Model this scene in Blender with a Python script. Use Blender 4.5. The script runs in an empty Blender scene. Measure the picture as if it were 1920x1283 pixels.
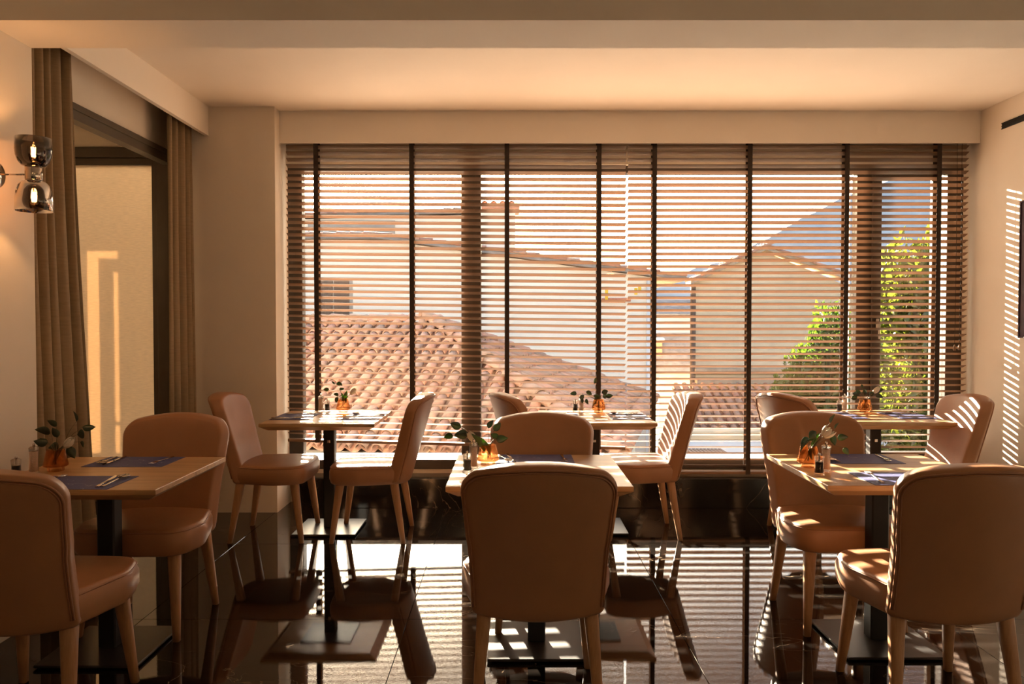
import bpy, math, random
from math import sin, cos, pi, radians, sqrt, atan2
from mathutils import Vector, Matrix, Euler

random.seed(11)
scene = bpy.context.scene
col = scene.collection

# ------------------------------------------------------------------ camera
EYE = 1.34
cam_data = bpy.data.cameras.new('camera')
cam = bpy.data.objects.new('camera', cam_data)
col.objects.link(cam)
cam.location = (0, 0, EYE)
cam.rotation_euler = (radians(90 - 1.41), 0, 0)
cam_data.sensor_width = 36
cam_data.lens = 36 * 1465 / 1920
cam_data.shift_x = 0.001
cam_data.clip_end = 3000
scene.camera = cam

# ------------------------------------------------------------------ sky, sun, exposure
SUN_AZ, SUN_EL = 13.0, 17.0           # degrees left of the view axis / above the horizon
world = bpy.data.worlds.new('sky')
scene.world = world
world.use_nodes = True
wn = world.node_tree
wn.nodes.clear()
sky = wn.nodes.new('ShaderNodeTexSky')
sky.sky_type = 'NISHITA'
sky.sun_disc = False
sky.sun_elevation = radians(SUN_EL)
sky.sun_rotation = radians(-SUN_AZ)
sky.air_density = 1.0
sky.dust_density = 4.0
sky.ozone_density = 1.0
bg = wn.nodes.new('ShaderNodeBackground')
bg.inputs['Strength'].default_value = 0.42
wo = wn.nodes.new('ShaderNodeOutputWorld')
wn.links.new(sky.outputs[0], bg.inputs[0])
wn.links.new(bg.outputs[0], wo.inputs[0])

sun_data = bpy.data.lights.new('sun', 'SUN')
sun_data.energy = 60.0
sun_data.color = (1.0, 0.84, 0.64)
sun_data.angle = radians(0.3)
sun = bpy.data.objects.new('sun', sun_data)
col.objects.link(sun)
sun_dir = Vector((-sin(radians(SUN_AZ)) * cos(radians(SUN_EL)), cos(radians(SUN_AZ)) * cos(radians(SUN_EL)), sin(radians(SUN_EL))))
sun.rotation_euler = (-sun_dir).to_track_quat('-Z', 'Y').to_euler()
sun.location = sun_dir * 60

scene.cycles.transparent_max_bounces = 32
scene.view_settings.view_transform = 'Standard'
scene.view_settings.look = 'None'
scene.view_settings.exposure = 0.72
scene.view_settings.gamma = 1.0
scene.view_settings.use_curve_mapping = False

# ------------------------------------------------------------------ materials
def newmat(name):
    m = bpy.data.materials.new(name)
    m.use_nodes = True
    nt = m.node_tree
    nt.nodes.clear()
    out = nt.nodes.new('ShaderNodeOutputMaterial')
    return m, nt, out

def coords(nt, kind, scale=(1, 1, 1), rot=(0, 0, 0)):
    mp = nt.nodes.new('ShaderNodeMapping')
    mp.inputs['Scale'].default_value = scale
    mp.inputs['Rotation'].default_value = rot
    if kind == 'world':
        g = nt.nodes.new('ShaderNodeNewGeometry')
        nt.links.new(g.outputs['Position'], mp.inputs['Vector'])
    else:
        t = nt.nodes.new('ShaderNodeTexCoord')
        nt.links.new(t.outputs['Object'], mp.inputs['Vector'])
    return mp.outputs[0]

def noise(nt, vec, scale, detail=3, rough=.5, dist=0.0):
    n = nt.nodes.new('ShaderNodeTexNoise')
    n.inputs['Scale'].default_value = scale
    n.inputs['Detail'].default_value = detail
    n.inputs['Roughness'].default_value = rough
    n.inputs['Distortion'].default_value = dist
    nt.links.new(vec, n.inputs['Vector'])
    return n.outputs['Fac']

def ramp(nt, fac, stops):
    r = nt.nodes.new('ShaderNodeValToRGB')
    el = r.color_ramp.elements
    while len(el) > 1:
        el.remove(el[0])
    for i, (p, c) in enumerate(stops):
        e = el[0] if i == 0 else el.new(p)
        e.position = p
        e.color = (*c, 1) if len(c) == 3 else c
    nt.links.new(fac, r.inputs[0])
    return r.outputs[0]

def math_node(nt, op, a, b=None, c=None):
    n = nt.nodes.new('ShaderNodeMath')
    n.operation = op
    for i, v in enumerate((a, b, c)):
        if v is None:
            continue
        if isinstance(v, (int, float)):
            n.inputs[i].default_value = v
        else:
            nt.links.new(v, n.inputs[i])
    return n.outputs[0]

def mixcol(nt, fac, a, b):
    n = nt.nodes.new('ShaderNodeMix')
    n.data_type = 'RGBA'
    if isinstance(fac, (int, float)):
        n.inputs[0].default_value = fac
    else:
        nt.links.new(fac, n.inputs[0])
    for v, s in ((a, n.inputs[6]), (b, n.inputs[7])):
        if isinstance(v, tuple):
            s.default_value = (*v, 1)
        else:
            nt.links.new(v, s)
    return n.outputs[2]

def bump(nt, h, strength, dist):
    b = nt.nodes.new('ShaderNodeBump')
    b.inputs['Strength'].default_value = strength
    b.inputs['Distance'].default_value = dist
    nt.links.new(h, b.inputs['Height'])
    return b.outputs[0]

def scaled(c, k):
    return tuple(min(1, x * k) for x in c)

def pmat(name, c, rough=.5, metal=0.0, var=None, bmp=None, kind='obj', spec=.5, coat=0.0, emit=None, stretch=(1, 1, 1)):
    """principled material with noise colour variation (scale, amount) and bump (scale, strength, distance)"""
    m, nt, out = newmat(name)
    p = nt.nodes.new('ShaderNodeBsdfPrincipled')
    p.inputs['Base Color'].default_value = (*c, 1)
    p.inputs['Roughness'].default_value = rough
    p.inputs['Metallic'].default_value = metal
    p.inputs['Specular IOR Level'].default_value = spec
    p.inputs['Coat Weight'].default_value = coat
    v = coords(nt, kind, stretch)
    if var:
        f = noise(nt, v, var[0], 4, .6)
        cc = ramp(nt, f, [(.25, scaled(c, 1 - var[1])), (.75, scaled(c, 1 + var[1]))])
        nt.links.new(cc, p.inputs['Base Color'])
    if bmp:
        nt.links.new(bump(nt, noise(nt, v, bmp[0], 3), bmp[1], bmp[2]), p.inputs['Normal'])
    if emit:
        p.inputs['Emission Color'].default_value = (*emit[0], 1)
        p.inputs['Emission Strength'].default_value = emit[1]
    nt.links.new(p.outputs[0], out.inputs[0])
    return m

def glassmat(name, tint, ior=1.45, rough=0.0, gain=1.0):
    """thin clear pane: tinted see-through plus mirror reflection by angle"""
    m, nt, out = newmat(name)
    t = nt.nodes.new('ShaderNodeBsdfTransparent')
    t.inputs[0].default_value = (*tint, 1)
    g = nt.nodes.new('ShaderNodeBsdfGlossy')
    g.inputs['Roughness'].default_value = rough
    fr = nt.nodes.new('ShaderNodeFresnel')
    fr.inputs[0].default_value = ior
    f = math_node(nt, 'MULTIPLY', fr.outputs[0], gain)
    mx = nt.nodes.new('ShaderNodeMixShader')
    nt.links.new(f, mx.inputs[0])
    nt.links.new(t.outputs[0], mx.inputs[1])
    nt.links.new(g.outputs[0], mx.inputs[2])
    nt.links.new(mx.outputs[0], out.inputs[0])
    return m

def fabricmat(name, c, weave=700, transl=.3, bstr=.25):
    m, nt, out = newmat(name)
    v = coords(nt, 'obj')
    vx = coords(nt, 'obj', (.15, .15, 1))
    vz = coords(nt, 'obj', (1, 1, .15))
    h = math_node(nt, 'ADD', noise(nt, vx, weave, 2), noise(nt, vz, weave, 2))
    f = noise(nt, vx, weave * .35, 3)
    cc = ramp(nt, f, [(.3, scaled(c, .92)), (.7, scaled(c, 1.07))])
    d = nt.nodes.new('ShaderNodeBsdfDiffuse')
    t = nt.nodes.new('ShaderNodeBsdfTranslucent')
    nt.links.new(cc, d.inputs[0])
    nt.links.new(cc, t.inputs[0])
    nt.links.new(bump(nt, h, bstr, .002), d.inputs['Normal'])
    mx = nt.nodes.new('ShaderNodeMixShader')
    mx.inputs[0].default_value = transl
    nt.links.new(d.outputs[0], mx.inputs[1])
    nt.links.new(t.outputs[0], mx.inputs[2])
    nt.links.new(mx.outputs[0], out.inputs[0])
    return m

def leafmat(name, c, c2, transl=.45, gloss=.06):
    m, nt, out = newmat(name)
    oi = nt.nodes.new('ShaderNodeObjectInfo')
    g = nt.nodes.new('ShaderNodeNewGeometry')
    r = math_node(nt, 'FRACT', math_node(nt, 'ADD', oi.outputs['Random'], g.outputs['Random Per Island']))
    cc = mixcol(nt, r, c, c2)
    d = nt.nodes.new('ShaderNodeBsdfDiffuse')
    t = nt.nodes.new('ShaderNodeBsdfTranslucent')
    gl = nt.nodes.new('ShaderNodeBsdfGlossy')
    gl.inputs['Roughness'].default_value = .35
    nt.links.new(cc, d.inputs[0])
    tc = nt.nodes.new('ShaderNodeMix'); tc.data_type = 'RGBA'; tc.blend_type = 'MULTIPLY'
    tc.inputs[0].default_value = 1.0
    nt.links.new(cc, tc.inputs[6]); tc.inputs[7].default_value = (1.05, 1.2, .5, 1)
    nt.links.new(tc.outputs[2], t.inputs[0])
    mx = nt.nodes.new('ShaderNodeMixShader'); mx.inputs[0].default_value = transl
    nt.links.new(d.outputs[0], mx.inputs[1]); nt.links.new(t.outputs[0], mx.inputs[2])
    m2 = nt.nodes.new('ShaderNodeMixShader'); m2.inputs[0].default_value = gloss
    nt.links.new(mx.outputs[0], m2.inputs[1]); nt.links.new(gl.outputs[0], m2.inputs[2])
    nt.links.new(m2.outputs[0], out.inputs[0])
    return m

def woodmat(name, dark, light, rough=.42, axis='x', scale=1.0, coat=0.0):
    m, nt, out = newmat(name)
    st = {'x': (1.2, 22, 22), 'y': (22, 1.2, 22), 'z': (22, 22, 1.2)}[axis]
    v = coords(nt, 'obj', tuple(s * scale for s in st))
    f1 = noise(nt, v, 1.6, 5, .62, .6)
    f2 = noise(nt, v, 9.0, 3, .6)
    f = math_node(nt, 'ADD', math_node(nt, 'MULTIPLY', f1, .75), math_node(nt, 'MULTIPLY', f2, .25))
    cc = ramp(nt, f, [(.33, dark), (.5, tuple((a + b) / 2 for a, b in zip(dark, light))), (.66, light)])
    p = nt.nodes.new('ShaderNodeBsdfPrincipled')
    nt.links.new(cc, p.inputs['Base Color'])
    p.inputs['Roughness'].default_value = rough
    p.inputs['Coat Weight'].default_value = coat
    nt.links.new(bump(nt, f, .15, .002), p.inputs['Normal'])
    nt.links.new(p.outputs[0], out.inputs[0])
    return m

def marblemat(name, rough):
    m, nt, out = newmat(name)
    v = coords(nt, 'world', (1, 1, 1), (.2, .3, .75))
    v2 = coords(nt, 'world', (1, 2.4, 1), (0, 0, -.45))
    v3 = coords(nt, 'world')
    n1 = noise(nt, v2, 1.1, 5, .55, .9)
    n2 = noise(nt, v, 2.6, 5, .55, .6)
    def vein(n, w):
        a = math_node(nt, 'ABSOLUTE', math_node(nt, 'SUBTRACT', n, .5))
        return math_node(nt, 'SUBTRACT', 1, math_node(nt, 'MINIMUM', math_node(nt, 'DIVIDE', a, w), 1))
    mask = ramp(nt, noise(nt, v3, 1.3, 3), [(.45, (0, 0, 0)), (.62, (1, 1, 1))])
    mask2 = ramp(nt, noise(nt, v3, 2.1, 3), [(.52, (0, 0, 0)), (.68, (1, 1, 1))])
    ve = math_node(nt, 'MAXIMUM', math_node(nt, 'MULTIPLY', vein(n1, .0035), mask), math_node(nt, 'MULTIPLY', math_node(nt, 'MULTIPLY', vein(n2, .0035), mask2), .6))
    cloud = ramp(nt, noise(nt, v2, 3.0, 6, .65), [(.3, (.004, .0035, .003)), (.75, (.013, .0105, .009))])
    cc = mixcol(nt, ve, cloud, (.26, .20, .14))
    p = nt.nodes.new('ShaderNodeBsdfPrincipled')
    nt.links.new(cc, p.inputs['Base Color'])
    p.inputs['Roughness'].default_value = rough
    p.inputs['IOR'].default_value = 1.62
    w = coords(nt, 'world', (1, 2.2, 1))
    h = math_node(nt, 'ADD', math_node(nt, 'MULTIPLY', noise(nt, w, 24, 2), .45), math_node(nt, 'MULTIPLY', noise(nt, w, 120, 2), .5))
    nt.links.new(bump(nt, h, .014, .003), p.inputs['Normal'])
    nt.links.new(p.outputs[0], out.inputs[0])
    return m

def tilemat(name, a, b, c):
    """fired clay: a different colour for every tile, with lichen and soot"""
    m, nt, out = newmat(name)
    oi = nt.nodes.new('ShaderNodeObjectInfo')
    g = nt.nodes.new('ShaderNodeNewGeometry')
    r = math_node(nt, 'FRACT', math_node(nt, 'ADD', math_node(nt, 'MULTIPLY', oi.outputs['Random'], 7.3), g.outputs['Random Per Island']))
    base = ramp(nt, r, [(0, a), (.45, b), (.8, c), (1, scaled(a, .75))])
    v = coords(nt, 'world')
    d = ramp(nt, noise(nt, v, 7, 5, .65), [(.42, (0, 0, 0)), (.7, (1, 1, 1))])
    cc = mixcol(nt, math_node(nt, 'MULTIPLY', d, .6), base, (.20, .17, .13))
    p = nt.nodes.new('ShaderNodeBsdfPrincipled')
    nt.links.new(cc, p.inputs['Base Color'])
    p.inputs['Roughness'].default_value = .8
    nt.links.new(bump(nt, noise(nt, v, 45, 4), .4, .01), p.inputs['Normal'])
    nt.links.new(p.outputs[0], out.inputs[0])
    return m

def printmat(name):
    """blue paper placemat with fine pale line print"""
    m, nt, out = newmat(name)
    v = coords(nt, 'obj')
    n1 = noise(nt, v, 9, 2, .5, .5)
    a = math_node(nt, 'ABSOLUTE', math_node(nt, 'SUBTRACT', n1, .55))
    ln = math_node(nt, 'SUBTRACT', 1, math_node(nt, 'MINIMUM', math_node(nt, 'DIVIDE', a, .007), 1))
    msk = ramp(nt, noise(nt, v, 16, 2), [(.45, (0, 0, 0)), (.55, (1, 1, 1))])
    ln = math_node(nt, 'MULTIPLY', math_node(nt, 'MULTIPLY', ln, msk), .65)
    cc = mixcol(nt, ln, (.055, .065, .21), (.5, .52, .66))
    p = nt.nodes.new('ShaderNodeBsdfPrincipled')
    nt.links.new(cc, p.inputs['Base Color'])
    p.inputs['Roughness'].default_value = .55
    nt.links.new(p.outputs[0], out.inputs[0])
    return m

def cutglass(name, tint, share, ior=1.45):
    """thick table glass: partly refracting, partly straight see-through, with angle-dependent mirror shine"""
    m, nt, out = newmat(name)
    t = nt.nodes.new('ShaderNodeBsdfTransparent'); t.inputs[0].default_value = (*tint, 1)
    g = nt.nodes.new('ShaderNodeBsdfGlass'); g.inputs['Color'].default_value = (*tint, 1); g.inputs['IOR'].default_value = ior; g.inputs['Roughness'].default_value = 0
    mx = nt.nodes.new('ShaderNodeMixShader'); mx.inputs[0].default_value = share
    nt.links.new(t.outputs[0], mx.inputs[1]); nt.links.new(g.outputs[0], mx.inputs[2])
    nt.links.new(mx.outputs[0], out.inputs[0])
    return m

M = {}
M['wall'] = pmat('wall_paint', (.70, .63, .54), .8, var=(3, .03), bmp=(220, .05, .002), kind='world')
M['ceiling'] = pmat('ceiling_paint', (.80, .74, .66), .85, var=(2, .02), bmp=(220, .04, .002), kind='world')
M['marble'] = marblemat('dark_marble', .018)
M['marble_plinth'] = marblemat('dark_marble_plinth', .12)
M['grout'] = pmat('grout', (.16, .13, .10), .7, kind='world')
M['leather'] = pmat('tan_leather', (.34, .160, .075), .40, var=(5, .10), bmp=(420, .10, .0015))
M['piping'] = pmat('leather_piping', (.30, .13, .06), .42, bmp=(420, .10, .001))
M['legwood'] = woodmat('beech_leg', (.30, .145, .062), (.43, .23, .11), .42, 'z', 1.5)
M['oak'] = woodmat('oak_top', (.33, .185, .080), (.57, .36, .175), .34, 'x')
M['blackmetal'] = pmat('black_steel', (.028, .027, .027), .34, .0, var=(20, .1), bmp=(300, .05, .001), spec=.6)
M['column'] = pmat('matt_black_steel', (.012, .012, .012), .5, bmp=(300, .05, .001), spec=.35)
M['screw'] = pmat('bright_screw', (.75, .72, .68), .25, 1.0)
M['placemat'] = printmat('blue_placemat')
M['steel'] = pmat('cutlery_steel', (.62, .58, .54), .16, 1.0, var=(40, .05))
M['amber'] = cutglass('amber_glass', (.90, .71, .53), .30)
M['clear'] = cutglass('clear_glass', (.96, .95, .93), .5)
M['pepper'] = pmat('peppercorns', (.025, .018, .014), .6, var=(300, .6), bmp=(260, .8, .004))
M['salt'] = pmat('pink_salt', (.78, .60, .50), .6, var=(300, .25), bmp=(260, .7, .003))
M['leaf'] = leafmat('eucalyptus_leaf', (.030, .055, .028), (.055, .085, .030), .40)
M['leaf_bright'] = leafmat('tulip_leaf', (.07, .13, .02), (.10, .17, .03), .5)
M['stem'] = pmat('stem', (.13, .10, .045), .6, var=(60, .3))
M['petal'] = leafmat('white_petal', (.72, .66, .55), (.78, .72, .62), .15, .03)
M['curtain'] = fabricmat('taupe_curtain', (.33, .245, .155), 260, .12)
M['shade'] = fabricmat('cream_roller_shade', (.80, .67, .51), 420, .55, .10)
M['frame'] = pmat('bronze_frame', (.045, .034, .026), .42, .2, var=(8, .1))
M['frame_grey'] = pmat('grey_bronze_frame', (.10, .082, .062), .45, .2, var=(8, .1))
M['handle'] = pmat('window_handle', (.55, .52, .48), .3, .9)
M['slat'] = woodmat('brown_wood_slat', (.165, .095, .054), (.255, .152, .088), .36, 'x', .5)
M['tape'] = pmat('dark_tape', (.035, .023, .016), .85, bmp=(600, .3, .001))
M['dimming_gauze'] = glassmat('sun_dimming_gauze', (.33, .29, .24), 1.3, .3, .3)
M['pane'] = glassmat('window_glass', (.97, .97, .96), 1.45, 0, .8)
M['white_metal'] = pmat('white_aluminium', (.75, .73, .70), .5)
M['chrome'] = pmat('dark_chrome', (.62, .54, .46), .07, 1.0)
M['smoke'] = glassmat('smoked_glass', (.52, .45, .39), 1.6, 0, 1.8)
M['filament'] = pmat('filament', (1, .6, .2), .5, emit=((1.0, .52, .16), 60))
M['bulbglass'] = glassmat('bulb_glass', (.97, .90, .80), 1.45, 0, .7)
M['slot'] = pmat('black_slot', (.006, .006, .006), .7)
M['canvas'] = pmat('purple_canvas', (.035, .010, .022), .6, var=(6, .4))
M['terracotta'] = tilemat('terracotta', (.52, .24, .15), (.60, .33, .22), (.42, .27, .19))
M['terracotta_red'] = tilemat('terracotta_red', (.55, .22, .13), (.62, .32, .20), (.48, .26, .18))
M['cream'] = pmat('cream_stucco', (.90, .82, .70), .9, var=(1.2, .06), bmp=(30, .15, .01), kind='world')
M['tan'] = pmat('tan_stucco', (.68, .54, .37), .9, var=(1.5, .13), bmp=(30, .2, .01), kind='world')
M['greywall'] = pmat('grey_stucco', (.42, .37, .31), .9, var=(2, .12), kind='world')
M['white_stucco'] = pmat('white_stucco', (.58, .58, .58), .9, var=(2, .05), kind='world')
M['far_wall'] = pmat('far_pale_wall', (.36, .38, .40), .9, var=(2, .05), kind='world')
M['slate'] = pmat('weathered_grey_roof', (.26, .235, .215), .85, var=(3, .3), bmp=(12, .25, .03), kind='world')
M['stone'] = pmat('ledge_stone', (.40, .31, .22), .9, var=(4, .2), bmp=(20, .4, .02), kind='world')
M['shutterwood'] = woodmat('shutter_wood', (.10, .065, .045), (.19, .125, .085), .7, 'z', .3)
M['brick'] = pmat('chimney_brick', (.60, .22, .12), .9, var=(14, .2), kind='world')
M['bark'] = pmat('bark', (.11, .08, .05), .9, var=(12, .3), bmp=(30, .6, .02))
M['hedge'] = leafmat('hedge_leaf', (.075, .10, .016), (.145, .145, .026), .6, .05)
M['bush'] = leafmat('bush_leaf', (.05, .10, .012), (.085, .13, .02), .6, .05)
M['cypress'] = leafmat('cypress_leaf', (.03, .045, .03), (.05, .06, .035), .2, .02)
M['hill'] = pmat('hazed_wooded_hill', (.46, .47, .46), .95, var=(.05, .2), kind='world')  # distance haze is put into the pale grey base colour
M['ground'] = pmat('ground', (.22, .19, .13), .95, var=(.3, .2), kind='world')
M['yellow'] = pmat('yellow_strap', (.80, .48, .02), .6)
M['grate'] = pmat('brown_grate', (.22, .13, .09), .7, var=(30, .2))
M['fill_pendant_metal'] = pmat('fill_lamp_metal', (.35, .25, .14), .3, 1.0)

# ------------------------------------------------------------------ mesh helpers
class MB:
    def __init__(s):
        s.v = []; s.f = []; s.sm = []
    def add(s, vs, fs, smooth=False):
        o = len(s.v)
        s.v += [tuple(v) for v in vs]
        s.f += [tuple(o + i for i in f) for f in fs]
        s.sm += [smooth] * len(fs)
        return s
    def loft(s, loops, cap0=True, cap1=True, smooth=True, closed=True):
        n = len(loops[0]); vs = [p for l in loops for p in l]; fs = []
        m = n if closed else n - 1
        for a in range(len(loops) - 1):
            for i in range(m):
                j = (i + 1) % n
                fs.append((a * n + i, a * n + j, (a + 1) * n + j, (a + 1) * n + i))
        s.add(vs, fs, smooth)
        o = len(s.v) - len(vs)
        if cap0:
            s.f.append(tuple(o + i for i in reversed(range(n)))); s.sm.append(False)
        if cap1:
            k = o + (len(loops) - 1) * n
            s.f.append(tuple(k + i for i in range(n))); s.sm.append(False)
        return s
    def box(s, a, b):
        (x0, y0, z0), (x1, y1, z1) = a, b
        return s.loft([[(x0, y0, z0), (x1, y0, z0), (x1, y1, z0), (x0, y1, z0)], [(x0, y0, z1), (x1, y0, z1), (x1, y1, z1), (x0, y1, z1)]], smooth=False)
    def rbox(s, a, b, r=.004):
        (x0, y0, z0), (x1, y1, z1) = a, b
        def loop(z, i):
            X0, X1, Y0, Y1 = x0 + i, x1 - i, y0 + i, y1 - i
            c = r
            return [(X0 + c, Y0, z), (X1 - c, Y0, z), (X1, Y0 + c, z), (X1, Y1 - c, z), (X1 - c, Y1, z), (X0 + c, Y1, z), (X0, Y1 - c, z), (X0, Y0 + c, z)]
        return s.loft([loop(z0, r), loop(z0 + r, 0), loop(z1 - r, 0), loop(z1, r)], smooth=False)
    def prism(s, poly, h0, h1, plane='xy', smooth=False):
        f = {'xy': lambda a, b, h: (a, b, h), 'xz': lambda a, b, h: (a, h, b), 'yz': lambda a, b, h: (h, a, b)}[plane]
        return s.loft([[f(a, b, h0) for a, b in poly], [f(a, b, h1) for a, b in poly]], smooth=smooth)
    def tube(s, path, r, n=8, closed=False, cap=True, smooth=True, flat=1.0):
        path = [Vector(p) for p in path]
        k = len(path); rs = r if isinstance(r, (list, tuple)) else [r] * k
        loops = []; up = None
        for i, p in enumerate(path):
            a = path[(i - 1) % k] if (closed or i > 0) else p
            b = path[(i + 1) % k] if (closed or i < k - 1) else p
            t = (b - a).normalized()
            if up is None:
                up = Vector((0, 0, 1)) if abs(t.z) < .9 else Vector((1, 0, 0))
            x = t.cross(up).normalized(); y = x.cross(t).normalized(); up = y
            loops.append([p + x * (rs[i] * cos(2 * pi * q / n)) + y * (rs[i] * flat * sin(2 * pi * q / n)) for q in range(n)])
        if closed:
            loops.append(loops[0])
        return s.loft(loops, cap and not closed, cap and not closed, smooth)
    def lathe(s, prof, n=24, c=(0, 0, 0), cap0=True, cap1=True, smooth=True):
        return s.loft([[(c[0] + r * cos(2 * pi * q / n), c[1] + r * sin(2 * pi * q / n), c[2] + z) for q in range(n)] for r, z in prof], cap0, cap1, smooth)
    def pillow(s, outline, rings, mapf, n_out=None):
        """closed padded solid over a convex 2-D outline; rings = [(scale, thickness)] from edge to centre"""
        ca = sum(p[0] for p in outline) / len(outline); cb = sum(p[1] for p in outline) / len(outline)
        def loop(sc, t):
            return [mapf(ca + (a - ca) * sc, cb + (b - cb) * sc, t) for a, b in outline]
        loops = [loop(sc, -t) for sc, t in reversed(rings)] + [loop(sc, t) for sc, t in rings]
        n = len(outline)
        s.loft(loops, False, False, True)
        o = len(s.v) - n * len(loops)
        k = len(s.v)
        s.v.append(tuple(mapf(ca, cb, -rings[-1][1]))); s.v.append(tuple(mapf(ca, cb, rings[-1][1])))
        e = o + (len(loops) - 1) * n
        for i in range(n):
            j = (i + 1) % n
            s.f.append((k, o + j, o + i)); s.sm.append(True)
            s.f.append((k + 1, e + i, e + j)); s.sm.append(True)
        return s
    def mesh(s, name):
        me = bpy.data.meshes.new(name)
        me.from_pydata(s.v, [], s.f)
        me.polygons.foreach_set('use_smooth', s.sm)
        me.update()
        return me
    def build(s, name, mat, parent=None, loc=(0, 0, 0), rot=None):
        me = s.mesh(name)
        me.materials.append(M[mat])
        return link(name, me, parent, loc, rot)

def link(name, data, parent=None, loc=(0, 0, 0), rot=None):
    o = bpy.data.objects.new(name, data)
    col.objects.link(o)
    o.location = loc
    if rot:
        o.rotation_euler = rot
    if parent:
        o.parent = parent
    return o

def tag(o, label=None, cat=None, group=None, kind=None):
    if label: o['label'] = label
    if cat: o['category'] = cat
    if group: o['group'] = group
    if kind: o['kind'] = kind
    return o

def empty(name, loc, rz=0):
    o = link(name, None, None, loc, (0, 0, rz))
    o.empty_display_size = .1
    return o

def copy_tree(o, parent=None):
    c = o.copy()
    col.objects.link(c)
    c.parent = parent
    for ch in list(o.children):
        copy_tree(ch, c)
    return c

def struct(name, mb, mat, label=None, parent=None):
    o = mb.build(name, mat, parent)
    if parent is None:
        o['kind'] = 'structure'
    if label:
        o['label'] = label
    return o

def rounded(poly, radii, n=6):
    """round the corners of a polygon given counter-clockwise"""
    out = []; k = len(poly)
    for i in range(k):
        p = Vector(poly[i]); a = Vector(poly[i - 1]); b = Vector(poly[(i + 1) % k]); r = radii[i]
        u = (a - p).normalized(); w = (b - p).normalized()
        ang = math.acos(max(-1, min(1, u.dot(w))))
        d = r / math.tan(ang / 2)
        c = p + (u + w).normalized() * (r / sin(ang / 2))
        s0 = p + u * d - c; s1 = p + w * d - c
        a0 = atan2(s0.y, s0.x); a1 = atan2(s1.y, s1.x)
        while a1 < a0 - 1e-6: a1 += 2 * pi
        if a1 - a0 > pi: a1 -= 2 * pi
        for q in range(n + 1):
            t = a0 + (a1 - a0) * q / n
            out.append((c.x + r * cos(t), c.y + r * sin(t)))
    return out

def densify(path, step):
    out = []
    for i in range(len(path)):
        a = Vector(path[i]); b = Vector(path[(i + 1) % len(path)])
        m = max(1, int((b - a).length / step))
        for q in range(m):
            out.append(tuple(a.lerp(b, q / m)))
    return out

# ------------------------------------------------------------------ the room
XL, XA, XR = -2.135, -2.36, 3.343      # left wall face, alcove opening wall face, right wall face
CEIL = 2.847
YP, YC = 5.60, 5.485                   # window pelmet face, pier face

# floor: one slab with the marble tiles laid on it
floor = struct('floor', MB().box((-4.75, -3.0, -.16), (3.5, 6.0, -.012)), 'grout', 'polished dark marble tiled floor')
TS = 1.2
tile_me = {}
for i in range(-5, 3):
    for j in range(-6, 3):
        x0, x1 = max(-4.7, .735 + i * TS), min(3.42, .735 + (i + 1) * TS)
        y0, y1 = max(-2.95, 3.5 + j * TS), min(5.95, 3.5 + (j + 1) * TS)
        if x1 - x0 < .05 or y1 - y0 < .05:
            continue
        w, d = x1 - x0, y1 - y0
        key = (round(w, 3), round(d, 3))
        if key not in tile_me:
            g = .0011
            tile_me[key] = MB().rbox((-w / 2 + g, -d / 2 + g, -.0119), (w / 2 - g, d / 2 - g, 0), .0008).mesh('floor_tile')
            tile_me[key].materials.append(M['marble'])
        t = link('floor_tile', tile_me[key], floor, ((x0 + x1) / 2, (y0 + y1) / 2, 0))

struct('ceiling', MB().box((-4.75, -3.0, CEIL), (3.5, 6.0, CEIL + .2)), 'ceiling', 'plain warm white ceiling')
struct('wall_back', MB().box((-2.6, -3.15, 0), (3.5, -3.0, CEIL)), 'wall', 'plain wall behind the dining room')
wr = struct('wall_right', MB().box((XR, -3.0, 0), (XR + .15, 6.0, CEIL)), 'wall', 'plain cream right wall striped by sunlight')
struct('wall_left', MB().box((XA - .12, -3.0, 0), (XL, 3.51, CEIL)), 'wall', 'plain left wall carrying the glass sconce')
# wall with the opening into the alcove
OP0, OP1, OPZ = 3.86, 5.485, 2.52
mb = MB()
mb.box((XA - .05, 3.51, 0), (XA, OP0, CEIL)).box((XA - .05, OP0, OPZ), (XA, OP1, CEIL))
struct('wall_alcove', mb, 'wall', 'recessed wall with the tall curtained opening')
mb = MB()
mb.box((XA - .055, OP0, OPZ - .085), (XA + .012, OP1, OPZ)).box((XA - .055, OP0, 0), (XA + .012, OP0 + .05, OPZ)).box((XA - .055, OP1 - .03, 0), (XA + .012, OP1, OPZ))
mb.box((XA + .012, OP0, OPZ - .035), (XA + .022, OP1, OPZ))
struct('trim_1', mb, 'frame_grey', 'dark bronze frame around the curtained opening')
# alcove shell
mb = MB()
mb.box((-4.75, 2.9, 0), (-4.6, 6.0, CEIL)).box((-4.6, 2.9, 0), (XA - .12, 3.0, CEIL)).box((-4.6, 3.0, 2.64), (XA - .05, 6.0, CEIL))
mb.prism([(3.0, 2.64), (5.2, 2.64), (3.0, 2.54)], -4.6, -3.1, 'yz')
struct('wall_alcove_shell', mb, 'wall', 'walls and low ceiling of the side alcove')
# window wall
mb = MB()
mb.box((-2.405, YC, 0), (-1.649, 6.0, CEIL))
struct('wall_pier', mb, 'wall', 'cream pier between curtain and window blind')
mb = MB()
mb.box((-1.649, 5.76, 2.50), (XR, 6.0, CEIL)).box((-1.649, 5.82, 0), (XR, 6.0, .25))
struct('wall_window', mb, 'wall', 'window wall above and below the glazing')
struct('wall_plinth', MB().rbox((-1.535, 5.615, 0), (XR, 5.82, .215), .003), 'marble_plinth', 'dark marble plinth below the window')
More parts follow.
